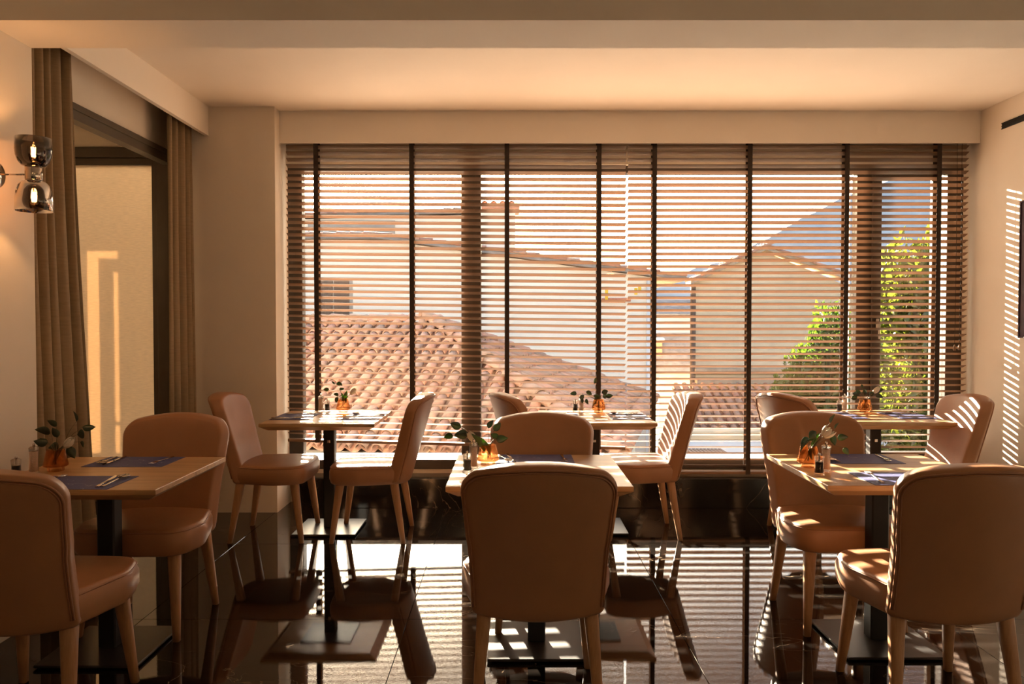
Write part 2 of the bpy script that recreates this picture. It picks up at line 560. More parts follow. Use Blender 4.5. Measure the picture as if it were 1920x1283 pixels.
# pelmets and beam
struct('trim_2', MB().box((-1.649, YP, 2.622), (XR, YP + .022, CEIL)), 'ceiling', 'cream pelmet box above the blinds')
struct('trim_3', MB().box((XL - .005, 3.51, 2.645), (-2.11, YC, CEIL)), 'ceiling', 'cream pelmet above the curtains')
struct('trim_4', MB().box((XL, 3.19, 2.563), (XR, 3.51, CEIL)), 'ceiling', 'broad ceiling beam across the room')

# window frames: window_1 is the wide one behind the blinds
w1 = empty('window_1', (0, 5.84, 0)); w1['kind'] = 'structure'; w1['label'] = 'wide dark framed window behind the blinds'
GZ0, GZ1 = .32, 2.446
def fr(name, x0, x1, z0, z1, y0=-.045, y1=.045, mat='frame', parent=w1):
    return MB().rbox((x0, y0, z0), (x1, y1, z1), .004).build(name, mat, parent)
fr('head', -1.649, XR, GZ1, 2.52)
fr('bottom_rail', -1.649, XR, .25, GZ0)
fr('jamb', -1.649, -1.545, GZ0, GZ1)
fr('mullion', -.368, -.222, GZ0, GZ1)
fr('mullion', 2.558, 2.665, GZ0, GZ1)
fr('jamb', 3.225, XR, GZ0, GZ1)
sash = empty('sash', (0, 0, 0)); sash.parent = w1
sash2 = [fr('sash_stile', 2.665, 2.735, GZ0, GZ1, -.06, .03), fr('sash_stile', 3.135, 3.175, GZ0, GZ1, -.06, .03), fr('sash_rail', 2.735, 3.135, 2.40, GZ1, -.06, .03), fr('sash_rail', 2.735, 3.135, GZ0, .375, -.06, .03)]
bpy.data.objects.remove(sash)
for x0, x1, z0, z1 in ((-1.545, -.368, GZ0, GZ1), (-.222, 2.558, GZ0, GZ1), (2.735, 3.135, .375, 2.40), (3.175, 3.225, GZ0, GZ1)):
    MB().box((x0, -.004, z0), (x1, .004, z1)).build('pane', 'pane', w1)
hb = MB().rbox((2.695, -.078, 1.30), (2.715, -.06, 1.37), .003); hb.rbox((2.697, -.108, 1.335), (2.713, -.072, 1.35), .003); hb.rbox((2.697, -.108, 1.22), (2.713, -.095, 1.35), .004)
hb.build('handle', 'handle', w1)
MB().rbox((2.528, .07, GZ0), (2.558, .10, GZ1), .003).build('shutter_guide', 'white_metal', w1)
MB().rbox((-1.70, .05, .265), (3.40, .30, .312), .004).build('sill', 'white_metal', w1)

# window_2: the alcove window with the translucent shade
w2 = empty('window_2', (0, 5.86, 0)); w2['kind'] = 'structure'; w2['label'] = 'tall bronze framed alcove window with a cream shade'
fr('head', -4.6, -2.405, 2.565, 2.64, parent=w2, mat='frame_grey')
fr('head_bead', -4.6, -2.66, 2.515, 2.565, -.02, .045, parent=w2, mat='frame_grey')
fr('bottom_rail', -4.6, -2.405, 0, .10, parent=w2, mat='frame_grey')
fr('jamb', -2.63, -2.405, .10, 2.565, parent=w2, mat='frame_grey')
fr('jamb_bead', -2.675, -2.63, .10, 2.565, -.02, .045, parent=w2, mat='frame_grey')
MB().box((-4.6, .02, .10), (-2.675, .028, 2.515)).build('pane', 'pane', w2)
MB().box((-4.6, .004, .10), (-2.665, .006, 2.53)).build('roller_shade', 'shade', w2)
# unseen screen added beyond the alcove window, its gap shaping the sun strips
mb = MB()
SY, sh, sv = 9.2, (9.2 - 5.87) * math.tan(radians(SUN_AZ)), (9.2 - 5.87) / cos(radians(SUN_AZ)) * math.tan(radians(SUN_EL))
def scr(x0, x1, z0, z1):
    mb.box((x0 - sh, SY, z0 + sv), (x1 - sh, SY + .04, z1 + sv))
sx0, sx1, sz = -3.185, -2.945, 1.89
scr(-4.7, sx0, -8, 2.6); scr(sx1, -2.45, -8, 2.6); scr(sx0, sx1, sz, 2.6); scr(sx0, sx1, -8, .36)
scr(sx0 + .095, sx1 - .042, .36, sz - .065); scr(sx1 - .042, sx1, sz - .16, sz - .065); scr(sx1 - .042, sx1, .58, .60)
ss = empty('sun_shaping_screen', (0, 0, 0)); tag(ss, 'unseen pale screen added outside the alcove window to shape its sun strips', 'screen')
mb.build('wall', 'white_stucco', ss)
MB().box((sx0 - sh, SY + .015, .36 + sv), (sx1 - sh, SY + .02, sz + sv)).build('dimming_gauze', 'dimming_gauze', ss)  # net added across the gap to dim the sun patch on the shade

# air slot and picture on the right wall
va = empty('air_slot', (XR, 4.2, 2.655)); tag(va, 'long black air slot high on the right wall', 'vent')
MB().box((-.004, -1.15, 0), (-.001, 1.15, .042)).build('slot', 'slot', va)
for a, b in ((0, .004), (.019, .022), (.038, .042)):
    MB().box((-.009, -1.15, a), (-.001, 1.15, b)).build('blade', 'slot', va)
pc = empty('wall_picture', (XR, 4.44, 1.25)); tag(pc, 'dark purple picture hanging on the sunlit right wall', 'picture')
MB().rbox((-.03, -.65, 0), (-.001, .65, .87), .003).build('canvas', 'canvas', pc)
mb = MB(); mb.box((-.036, -.66, -.01), (-.002, .66, .0)).box((-.036, -.66, .87), (-.002, .66, .88)).box((-.036, -.66, 0), (-.002, -.65, .87)).box((-.036, .65, 0), (-.002, .66, .87))
mb.build('frame', 'canvas', pc)

# ------------------------------------------------------------------ blinds
TILT = radians(20.5)
YB = 5.685
def make_blind(label, x0, x1, n, ztop, zl_end, zr_end, tapes, group):
    L = x1 - x0; xc = (x0 + x1) / 2
    root = empty('venetian_blind', (xc, YB, min(zl_end, zr_end)))
    tag(root, label, 'blind', group)
    zb = root.location.z
    def slat_mesh(depth, th, tilt):
        loops = []
        for sx in (-L / 2, L / 2):
            pts = []
            for y, z in ((-depth / 2, -th * .3), (-depth / 2 + .003, -th / 2), (depth / 2 - .003, -th / 2), (depth / 2, -th * .3), (depth / 2, th * .3), (depth / 2 - .003, th / 2), (-depth / 2 + .003, th / 2), (-depth / 2, th * .3)):
                pts.append((sx, y * cos(tilt) + z * sin(tilt), -y * sin(tilt) + z * cos(tilt)))
            loops.append(pts)
        me = MB().loft(loops, smooth=False).mesh('slat')
        me.materials.append(M['slat'])
        return me
    me = slat_mesh(.050, .0032, TILT)
    pl, pr = (ztop - zl_end) / n, (ztop - zr_end) / n
    for i in range(n):
        a, b = ztop - i * pl, ztop - i * pr
        link('slat', me, root, (random.uniform(-.0015, .0015), 0, (a + b) / 2 - zb), (random.uniform(-.006, .006), atan2(a - b, L), 0))
    rail = slat_mesh(.052, .020, 0)
    link('bottom_rail', rail, root, (0, 0, (zl_end + zr_end) / 2 - zb - .004), (0, atan2(zl_end - zr_end, L), 0))
    MB().rbox((-L / 2, -.03, ztop + .03 - zb), (L / 2, .03, ztop + .09 - zb), .003).build('head_rail', 'slat', root)
    for tx in tapes:
        u = (tx - x0) / L
        zt = zl_end + (zr_end - zl_end) * u - zb - .016
        for y in (-.0285, .0285):
            MB().box((tx - xc - .0165, y - .0007, zt), (tx - xc + .0165, y + .0007, ztop + .04 - zb)).build('ladder_tape', 'tape', root)
        MB().box((tx - xc - .0165, -.0285, zt), (tx - xc + .0165, .0285, zt + .0014)).build('tape_loop', 'tape', root)
    return root
PX = 5.66 / 1465
b1 = make_blind('left wooden blind raised a little and hanging slightly askew', -1.622, .832, 49, 2.70, .490, .430, [(x - 958) * PX for x in (594, 772.5, 950.5, 1122.5)], 'brown wooden window blinds')
b2 = make_blind('right wooden blind lowered to the marble plinth', .846, 3.302, 54, 2.70, .252, .252, [(x - 958) * PX for x in (1226, 1404, 1585, 1757)], 'brown wooden window blinds')
# pull cords with wooden tassels at the right end of the right blind
for k, (px, zb_) in enumerate(((1790, 1.15), (1799, 1.155))):
    x = (px - 958) * 5.64 / 1465 - b2.location.x
    cb = MB().tube([(x, -.045, 2.68 - b2.location.z), (x + .004, -.045, 1.9 - b2.location.z), (x, -.045, zb_ + .03 - b2.location.z)], .0016, 5)
    cb.build('cord', 'tape', b2)
    MB().lathe([(.003, .045), (.007, .03), (.010, .008), (.007, 0)], 10, (x, -.045, zb_ - .012 - b2.location.z)).build('tassel', 'slat', b2)

# ------------------------------------------------------------------ curtains
def make_curtain(label, path_top, path_bot, amp, folds, z0, z1):
    """a pleated cloth hanging between two plan lines"""
    a0, a1 = Vector(path_top[0]), Vector(path_top[1]); c0, c1 = Vector(path_bot[0]), Vector(path_bot[1])
    base = (c0 + c1) / 2
    root = empty('curtain', (base.x, base.y, z0)); tag(root, label, 'curtain', 'taupe linen curtains')
    N = folds * 10; R = 14
    rnd = random.Random(folds)
    ph = [rnd.uniform(.45, 1.35) for _ in range(folds + 2)]
    mb = MB(); vs = []; fs = []
    for r in range(R + 1):
        v = r / R
        p0 = a0.lerp(c0, v ** 1.6); p1 = a1.lerp(c1, v ** 1.6)
        d = (p1 - p0); nrm = Vector((d.y, -d.x)).normalized()
        for q in range(N + 1):
            u = q / N
            k = u * folds
            am = amp * (ph[min(folds, int(k))] * (1 - k % 1) + ph[min(folds, int(k) + 1)] * (k % 1)) * (1 + .25 * v)
            off = am * sin(2 * pi * k) + .25 * am * sin(4 * pi * k + 3 * v)
            p = p0 + d * (u + .012 * sin(2 * pi * k * .5 + 2 * v)) + nrm * off
            vs.append((p.x - base.x, p.y - base.y, z1 + (z0 - z1) * v - z0))
    for r in range(R):
        for q in range(N):
            i = r * (N + 1) + q
            fs.append((i, i + 1, i + N + 2, i + N + 1))
    mb.add(vs, fs, True)
    o = mb.build('cloth', 'curtain', root)
    sol = o.modifiers.new('thickness', 'SOLIDIFY'); sol.thickness = .004
    return root
make_curtain('near taupe linen curtain gathered beside the glass sconce', ((-2.255, 3.57), (-2.235, 4.00)), ((-2.245, 3.57), (-2.20, 4.14)), .032, 6, .015, 2.80)
make_curtain('far taupe linen curtain gathered against the pier', ((-2.245, 5.13), (-2.215, 5.45)), ((-2.25, 5.10), (-2.20, 5.45)), .030, 4, .015, 2.80)

# ------------------------------------------------------------------ sconce
sc = empty('wall_sconce', (XL, 3.23, 1.95)); tag(sc, 'double smoked glass wall sconce with glowing bulbs beside the curtain', 'wall lamp')
mb = MB()
prof = [(.0, .0), (.050, .0), (.056, .004), (.056, .018), (.050, .024), (0.0, .026)]
n = 28
loops = [[(z, r * cos(2 * pi * q / n), r * sin(2 * pi * q / n)) for q in range(n)] for r, z in [(max(r, .0005), z) for r, z in prof]]
mb.loft(loops).build('wall_plate', 'chrome', sc)
MB().tube([(.02, 0, 0), (.142, 0, 0)], .0035, 10).build('arm', 'chrome', sc)
LX = .172
MB().lathe([(.031, -.028), (.033, -.026), (.033, .026), (.031, .028)], 28, (LX, 0, .004)).build('collar', 'chrome', sc)
cup = [(.028, .030), (.045, .036), (.058, .052), (.066, .075), (.069, .100), (.068, .148)]
dn = [(.028, -.024), (.047, -.032), (.060, -.048), (.067, -.072), (.070, -.100), (.0715, -.150)]
MB().lathe([(r, z) for r, z in cup] + [(r - .003, z) for r, z in reversed(cup)], 36, (LX, 0, 0), False, False).build('upper_glass', 'smoke', sc)
MB().lathe([(r, z) for r, z in dn] + [(r - .003, z) for r, z in reversed(dn)], 36, (LX, 0, 0), False, False).build('lower_glass', 'smoke', sc)
for s, nm in ((1, 'upper_bulb'), (-1, 'lower_bulb')):
    b = MB().lathe([(.012, s * .03), (.014, s * .055), (.021, s * .072), (.024, s * .095), (.021, s * .115), (.010, s * .127), (.001, s * .130)], 20, (LX, 0, .003), False, False).build(nm, 'bulbglass', sc)
    fl = MB()
    for q in range(4):
        a = q * pi / 2 + .4
        fl.tube([(LX + .005 * cos(a), .005 * sin(a), s * .072), (LX + .007 * cos(a), .007 * sin(a), s * .112)], .0022, 6)
    fl.build('filament', 'filament', b)
    MB().lathe([(.012, s * .028), (.012, s * .055)], 14, (LX, 0, .003)).build('lamp_holder', 'chrome', b)
    ld = bpy.data.lights.new('bulb_light', 'POINT'); ld.energy = 3.2; ld.color = (1, .50, .20); ld.shadow_soft_size = .012
    link('bulb_light', ld, sc, (LX, 0, s * .092))

# unseen globe lamps added as warm fill behind the camera and in the alcove
def fill_globe_lamp(label, loc, zc, watts):
    root = empty('fill_pendant', loc); tag(root, label, 'lamp', 'added globe fill lamps')
    h = zc - loc[2]
    MB().tube([(0, 0, .09), (0, 0, h)], .004, 8).build('cord', 'tape', root)
    MB().lathe([(.05, h - .025), (.055, h - .02), (.055, h)], 20).build('ceiling_cup', 'fill_pendant_metal', root)
    MB().lathe([(.03, .075), (.032, .09), (.02, .105), (.004, .11)], 16).build('cap', 'fill_pendant_metal', root)
    g = [(.001, -.09)] + [(.09 * sin(pi * q / 12), -.09 * cos(pi * q / 12)) for q in range(1, 11)] + [(.03, .085)]
    MB().lathe(g, 24, cap0=False, cap1=False).build('globe', 'bulbglass', root)
    fl = MB().lathe([(.002, -.03), (.018, -.015), (.02, .005), (.01, .03)], 14); fl.build('bulb', 'filament', root)
    ld = bpy.data.lights.new('fill_light', 'POINT'); ld.energy = watts; ld.color = (1, .66, .36); ld.shadow_soft_size = .07
    link('fill_light', ld, root, (0, 0, -.055))
fill_globe_lamp('added glass globe fill lamp out of view in the side alcove', (-3.75, 4.1, 2.15), 2.64, 4)
fill_globe_lamp('added glass globe fill lamp behind the viewer on the left', (-.6, -.9, 2.15), CEIL, 3.5)
fill_globe_lamp('added glass globe fill lamp behind the viewer on the right', (1.6, -.9, 2.15), CEIL, 3.5)

# ------------------------------------------------------------------ chairs
ZT, ZB, ZS = .860, .362, .475
def back_y(z):
    return -.170 - (z - ZB) * .285
def back_map(a, b, t, T=.066):
    hw = .25
    cur = .0535 - .0215 * max(-1, min(1, t))
    y = back_y(b) - cur * (1 - (a / hw) ** 2) + .036
    sl = 2 * cur * a / hw ** 2
    ln = sqrt(1 + sl * sl)
    return Vector((a - t * T / 2 * sl / ln, y + t * T / 2 / ln, b))
def make_chair():
    root = empty('dining_chair', (0, 0, 0))
    # backrest
    poly = [(-.215, ZB), (.215, ZB), (.250, ZT), (-.250, ZT)]
    out = densify(rounded(poly, [.02, .02, .058, .058], 8), .035)
    res = []
    for a, b in out:
        k = (b - ZB) / (ZT - ZB)
        b2 = b + (.040 * (1 - (a / .25) ** 2) if k > .5 else -.016 * (1 - (a / .215) ** 2)) * (abs(k - .5) * 2) ** 3
        wid = 1 - .035 * (4 * k * (1 - k)) * (1 if k < .5 else .6)
        res.append((a * wid, b2))
    rings = [(1.0, .45), (.993, .70), (.975, .90), (.94, .99), (.80, 1.0), (.55, 1.0), (.25, 1.0)]
    bk = MB().pillow(res, rings, lambda a, b, t: back_map(a, b, t)).build('backrest', 'leather', root)
    ca = sum(p[0] for p in res) / len(res); cb = sum(p[1] for p in res) / len(res)
    for sc_, t, r in ((.945, -1.03, .0042), (.918, -1.03, .0034)):
        path = [back_map(ca + (a - ca) * (sc_ if abs(a) > 0 else 1), cb + (b - cb) * sc_, t) for a, b in res if b > ZB + .004]
        # open path from bottom left round the top to bottom right
        st = min(range(len(path)), key=lambda i: (path[i].z, path[i].x))
        path = [p for p in path if p.z > ZB + .03]
        path.sort(key=lambda p: atan2(p.x, p.z - .55))
        MB().tube(path, r, 6).build('piping', 'piping', bk)
    # seat
    poly = [(-.205, -.195), (.205, -.195), (.270, .06), (.232, .226), (-.232, .226), (-.270, .06)]
    out = densify(rounded(poly, [.05, .05, .16, .085, .085, .16], 7), .035)
    out = [(a, b + (.012 * max(0, 1 - (a / .25) ** 2) if b > .17 else 0)) for a, b in out]
    zc, hh = (ZS + ZB) / 2 - .005, (ZS - ZB) / 2
    def smap(a, b, t):
        top = .010 * max(0, 1 - (a / .26) ** 2) * max(0, 1 - (b / .30) ** 2) if t > .9 else 0
        bul = 1 + (.02 if abs(t) < .6 else 0)
        return Vector((a * bul, b * bul, zc + t * hh + top))
    rings = [(1.0, .0), (1.0, .40), (.998, .66), (.985, .86), (.962, .955), (.92, .99), (.7, 1.0), (.35, 1.0)]
    rings = rings[1:]
    st = MB().pillow(out, rings, smap).build('seat', 'leather', root)
    ca = sum(p[0] for p in out) / len(out); cb = sum(p[1] for p in out) / len(out)
    path = [smap(ca + (a - ca) * .992, cb + (b - cb) * .992, .80) for a, b in out]
    MB().tube(path, .0028, 6, closed=True).build('piping', 'piping', st)
    # legs
    for sx, sy in ((-1, -1), (1, -1), (-1, 1), (1, 1)):
        top = Vector((sx * .178, sy * .160 + .005, ZB + .03)); bot = Vector((sx * .208, sy * .218, 0))
        loops = []
        for k in range(5):
            u = k / 4
            c = bot.lerp(top, u); h = .0135 + (.0255 - .0135) * u
            q = h * .62
            loops.append([(c.x + x, c.y + y, c.z) for x, y in ((-q, -h), (q, -h), (h, -q), (h, q), (q, h), (-q, h), (-h, q), (-h, -q))])
        MB().loft(loops, True, True, True).build('leg', 'legwood', root)
    return root
proto = make_chair()
chairs = [
    (.09, 2.785, 0, 'tan leather dining chair at the center foreground, its back to us'),
    (1.475, 2.76, 0, 'tan leather dining chair at the right foreground, its back to us'),
    (-1.61, 2.665, 0, 'tan leather dining chair cut off by the left edge of the photo'),
    (.152, 3.52, pi, 'tan leather chair facing us across the middle front table'),
    (1.475, 3.53, pi, 'tan leather chair facing us across the right front table'),
    (-1.615, 3.475, pi, 'tan leather chair facing us across the left front table'),
    (-1.492, 4.93, -pi / 2, 'tan leather chair standing against the pier beside the far curtain'),
    (-.872, 4.92, pi / 2, 'tan leather chair with sun stripes on its seat at the left window table'),
    (.25, 5.03, -pi / 2 + .33, 'mostly hidden tan chair left of the middle window table'),
    (.825, 4.985, pi / 2, 'tan leather chair with a striped sunlit back right of the middle window table'),
    (1.99, 5.03, -pi / 2 + .40, 'mostly hidden tan chair left of the right window table'),
    (2.515, 4.81, pi / 2, 'tan leather chair with a striped sunlit back beside the right wall'),
]
for i, (x, y, rz, lab) in enumerate(chairs):
    c = proto if i == 0 else copy_tree(proto)
    c.location = (x, y, 0); c.rotation_euler = (0, 0, rz)
    tag(c, lab, 'chair', 'tan leather dining chairs')

# ------------------------------------------------------------------ tables
TH = .731
def make_table():
    root = empty('dining_table', (0, 0, 0))
    def loop(i, z):
        h = .35 - i
        return [(-h, -h, z), (h, -h, z), (h, h, z), (-h, h, z)]
    MB().loft([loop(.045, TH - .045), loop(.043, TH - .046), loop(.002, TH - .021), loop(0, TH - .019), loop(0, TH - .002), loop(.002, TH)], smooth=False).build('table_top', 'oak', root)
    MB().rbox((-.036, -.036, .014), (.036, .036, TH - .052), .006).build('column', 'column', root)
    MB().rbox((-.16, -.16, TH - .053), (.16, .16, TH - .0455), .002).build('mounting_plate', 'blackmetal', root)
    bp = MB().rbox((-.2, -.2, .006), (.2, .2, .017), .002).build('base_plate', 'blackmetal', root)
    for sx in (-1, 1):
        for sy in (-1, 1):
            MB().lathe([(.014, 0), (.016, .003), (.016, .006)], 10, (sx * .17, sy * .17, 0)).build('foot', 'blackmetal', bp)
    return root
tproto = make_table()
tables = [
    ('left front', -1.645, 3.183, 'square oak table on a black pedestal beside the left wall'),
    ('middle front', .1065, 3.241, 'square oak table behind the center foreground chair'),
    ('right front', 1.535, 3.258, 'square oak table at the right foreground with sun across its top'),
    ('left window', -1.174, 5.05, 'square oak table by the window left of the wide mullion'),
    ('middle window', .54, 5.075, 'square oak table by the window where the two blinds meet'),
    ('right window', 2.372, 5.095, 'square oak table by the window nearest the right wall'),
]
TB = {}
for i, (key, x, y, lab) in enumerate(tables):
    t = tproto if i == 0 else copy_tree(tproto)
    t.location = (x, y, 0)
    tag(t, lab, 'table', 'square pedestal dining tables')
    TB[key] = (x, y)
    if 'window' in key:
        MB().rbox((-.010, -.041, .565), (.010, -.035, .585), .002).build('level_tag', 'screw', t)

# ------------------------------------------------------------------ placemats and cutlery
pm = MB().box((-.17, -.1225, 0), (.17, .1225, .0016)).mesh('placemat'); pm.materials.append(M['placemat'])
def spoon_mesh():
    mb = MB()
    path = [(0, -.10, .002), (0, -.05, .003), (0, .02, .006), (0, .045, .009)]
    mb.tube(path, [.0075, .0055, .0038, .004], 8, flat=.35)
    loops = []
    for k in range(9):
        u = k / 8; y = .04 + .062 * u; w = .0215 * sqrt(max(0.0, 1 - (2 * u - .95) ** 2 / 1.12)) + .001
        d = .007 * sin(pi * u)
        ring = [(w * cos(a), y, .010 - d * max(0, -sin(a)) * 1.0 - (0 if a >= pi else 0)) for a in [pi + pi * q / 6 for q in range(7)]]
        inner = [(x * .93, yy, z + .0012) for x, yy, z in reversed(ring)]
        loops.append(ring + inner)
    mb.loft(loops)
    return mb.mesh('spoon')
def knife_mesh():
    mb = MB()
    mb.tube([(0, -.11, .003), (0, -.06, .0035), (0, .0, .0035)], [.0075, .0075, .006], 8, flat=.45)
    mb.prism([(-.006, 0), (.006, 0), (.009, .03), (.0095, .075), (.004, .10), (-.006, .108), (-.006, .05)], .0022, .0042)
    return mb.mesh('knife')
def fork_mesh():
    mb = MB()
    mb.tube([(0, -.10, .002), (0, -.05, .003), (0, .02, .006), (0, .04, .008)], [.0075, .0055, .0035, .0045], 8, flat=.35)
    mb.prism([(-.004, .036), (.004, .036), (.011, .05), (.0115, .062), (-.0115, .062), (-.011, .05)], .0065, .0085)
    for k in range(4):
        x = -.0096 + k * .0064
        mb.tube([(x, .06, .0075), (x, .085, .006), (x, .103, .0085)], [.0018, .0016, .0009], 6)
    return mb.mesh('fork')
CUT = {'fork': fork_mesh(), 'knife': knife_mesh(), 'spoon': spoon_mesh()}
for m_ in CUT.values():
    m_.materials.append(M['steel'])
seat_names = {'left front': ('nearer', 'farther'), 'middle front': ('nearer', 'farther'), 'right front': ('nearer', 'farther'),
              'left window': ('left-hand', 'right-hand'), 'middle window': ('left-hand', 'right-hand'), 'right window': ('left-hand', 'right-hand')}
rc = random.Random(5)
for key, (tx, ty) in TB.items():
    win = 'window' in key
    for s in (0, 1):
        rz = (0, pi)[s] if not win else (-pi / 2, pi / 2)[s]
        dx, dy = -sin(rz) * -.222, cos(rz) * -.222
        cx, cy = tx + dx, ty + dy
        sn = seat_names[key][s]
        p = link('placemat', pm, None, (cx, cy, TH + .0003), (0, 0, rz))
        tag(p, f'blue printed placemat at the {sn} side of the {key} table', 'placemat', 'blue placemats')
        for kind, lx, ang in (('fork', -.122, -4), ('knife', .098, 3), ('spoon', .132, 8)):
            ang = radians(ang + rc.uniform(-7, 7)); lx += rc.uniform(-.01, .01); ly = rc.uniform(-.015, .012)
            wx = cx + lx * cos(rz) - ly * sin(rz); wy = cy + lx * sin(rz) + ly * cos(rz)
            o = link(kind, CUT[kind], None, (wx, wy, TH + .0022), (0, 0, rz + ang))
            tag(o, f'steel {kind} on the {sn} placemat of the {key} table', kind, f'steel {kind}s on the placemats')

# ------------------------------------------------------------------ mills
def make_mill(kind, h):
    root = empty(kind + '_mill', (0, 0, 0))
    prof = [(.0195, 0), (.0205, .004), (.0185, .012), (.0165, h * .38), (.0165, h * .60), (.0185, h * .80), (.0190, h * .86), (.0120, h * .90)]
    MB().lathe(prof, 20, cap0=True, cap1=False).build('glass_body', 'clear', root)
    f0, f1 = (.010, h * .58)
    if kind == 'salt': f1 = h * .74
    MB().lathe([(.0135, f0), (.0135, f0 + (f1 - f0) * .5), (.0138, f1)], 16).build('filling', 'pepper' if kind == 'pepper' else 'salt', root)
    MB().lathe([(.003, f1), (.003, h * .88), (.0055, h * .90), (.0050, h * .97), (.0045, h)], 12).build('knob', 'steel', root)
    MB().lathe([(.0150, f1 + .002), (.0150, f1 + .007)], 16).build('grinder', 'steel', root)
    return root
salt0, pep0 = make_mill('salt', .122), make_mill('pepper', .088)
mills = {'left front': ((-1.925, 3.14), (-1.927, 3.03)), 'middle front': ((-.156, 3.25), (-.178, 3.165)), 'right front': ((1.292, 3.19), (1.232, 3.11)),
         'left window': ((-1.300, 5.335), (-1.258, 5.335)), 'middle window': ((.482, 5.34), (.441, 5.335)), 'right window': ((2.288, 5.345), (2.240, 5.315))}
vases = {'left front': (-1.872, 3.20), 'middle front': (-.098, 3.33), 'right front': (1.256, 3.285), 'left window': (-1.142, 5.305), 'middle window': (.597, 5.31), 'right window': (2.405, 5.30)}
for i, key in enumerate(TB):
    s = salt0 if i == 0 else copy_tree(salt0)
    s.location = (*mills[key][0], TH); tag(s, f'tall glass salt mill on the {key} table', 'salt mill', 'glass salt mills')
    s = pep0 if i == 0 else copy_tree(pep0)
    s.location = (*mills[key][1], TH); tag(s, f'short glass pepper mill on the {key} table', 'pepper mill', 'glass pepper mills')

# ------------------------------------------------------------------ vases with flowers
def leaf_mesh(wide):
    """a curved pointed leaf, unit length along +x, in the xz plane with thickness"""
    mb = MB(); loops = []
    for k in range(8):
        u = k / 7
        w = wide * (sin(pi * min(1, u * 1.02) ** .8) ** .8 if 0 < u < 1 else 0) + .004
        dy = -.18 * u * u
        f = .10 * w / wide
        loops.append([(u, dy + f, w), (u, dy, 0), (u, dy + f, -w), (u, dy + f + .012, -w), (u, dy + .014, 0), (u, dy + f + .012, w)])
    mb.loft(loops)
    return mb.mesh('leaf')
leaf_me = leaf_mesh(.33); leaf_me.materials.append(M['leaf'])
blade_me = leaf_mesh(.15); blade_me.materials.append(M['leaf_bright'])
def petal_mesh():
    mb = MB(); loops = []
    for k in range(7):
        u = k / 6; z = .052 * u
        r = .0175 * sin(pi * (.16 + .70 * u)) ** .8
        hw = .95 * sin(pi * (.2 + .72 * u))
        ang = [(-1 + 2 * q / 6) * hw for q in range(7)]
        o = [(r * cos(a), r * sin(a), z) for a in ang]
        loops.append(o + [((r - .0012) * cos(a), (r - .0012) * sin(a), z) for a in reversed(ang)])
    mb.loft(loops)
    return mb.mesh('petal')
petal_me = petal_mesh(); petal_me.materials.append(M['petal'])
vp = [(.030, 0), (.032, .003), (.031, .014), (.046, .021), (.0475, .027), (.0335, .088)]
vase_me = MB().lathe(vp + [(r - .0025, z) for r, z in reversed(vp[3:])] + [(.028, .018)], 32, cap0=True, cap1=True).mesh('vase'); vase_me.materials.append(M['amber'])
# per table: tulip head (dx, dz, lean angle) and leaves (dx, dz, length, direction in degrees, dy)
FL = {
    'left front': ((.062, .118, 25), [(-.02, .155, .060, 160, .0), (.0, .182, .042, 140, .01), (.095, .150, .058, 10, -.01), (.10, .178, .050, -8, .02), (.075, .20, .045, 95, .02), (-.02, .118, .055, 175, -.02), (-.04, .108, .035, 130, 0), (.0, .105, .050, 200, .02), (.055, .100, .055, -60, -.01), (.02, .14, .045, 110, -.02), (.085, .115, .035, -35, .03)], []),
    'middle front': ((-.068, .122, 150), [(-.115, .160, .052, 160, .01), (-.150, .128, .045, 195, 0), (-.085, .135, .062, 190, .01), (-.03, .118, .045, 230, -.01), (.0, .155, .042, 60, .02), (.025, .145, .045, 50, .01), (.035, .110, .052, 5, -.01), (.045, .115, .038, 160, .02)], [(.012, .045, .125, 128, -.02)]),
    'right front': ((.075, .150, 40), [(-.015, .105, .060, 210, -.02), (.005, .118, .050, 200, 0), (.01, .085, .052, 260, -.02), (.095, .140, .045, -85, -.02), (.125, .122, .045, 5, .01), (.140, .085, .036, -55, -.02), (.035, .150, .050, 215, .01), (.095, .185, .040, 70, .01), (.03, .125, .050, 180, -.01), (.105, .160, .035, 60, -.01)], [(.02, .08, .070, 70, .01)]),
    'left window': ((.070, .142, 35), [(-.045, .190, .044, 15, 0), (-.030, .198, .030, -35, .01), (-.058, .190, .030, 135, 0), (-.095, .158, .042, 185, 0), (-.028, .160, .034, -5, .01), (-.03, .115, .040, 165, 0), (-.035, .105, .042, 250, -.01)], [(.0, .05, .105, 75, .0), (.005, .05, .085, 100, .02)]),
    'middle window': (None, [(-.150, .130, .046, 188, 0), (-.085, .140, .046, -25, .01), (-.10, .115, .045, 215, 0), (-.085, .090, .042, -70, .01), (-.030, .195, .045, 70, 0), (.02, .130, .052, 20, 0), (.045, .112, .052, 0, -.01), (.005, .115, .050, 230, .01), (.0, .10, .050, 150, -.02), (.03, .10, .050, 20, .02), (-.02, .075, .045, 250, .01), (-.11, .095, .035, 265, 0)], []),
    'right window': ((.072, .152, 25), [(-.035, .120, .056, 170, 0), (-.045, .100, .052, 185, .01), (-.03, .135, .045, 160, -.01), (.01, .120, .048, 120, 0), (.085, .145, .045, 15, .01), (.075, .115, .050, -12, 0), (.03, .115, .045, 40, 0), (-.015, .165, .030, 110, 0)], []),
}
rl = random.Random(3)
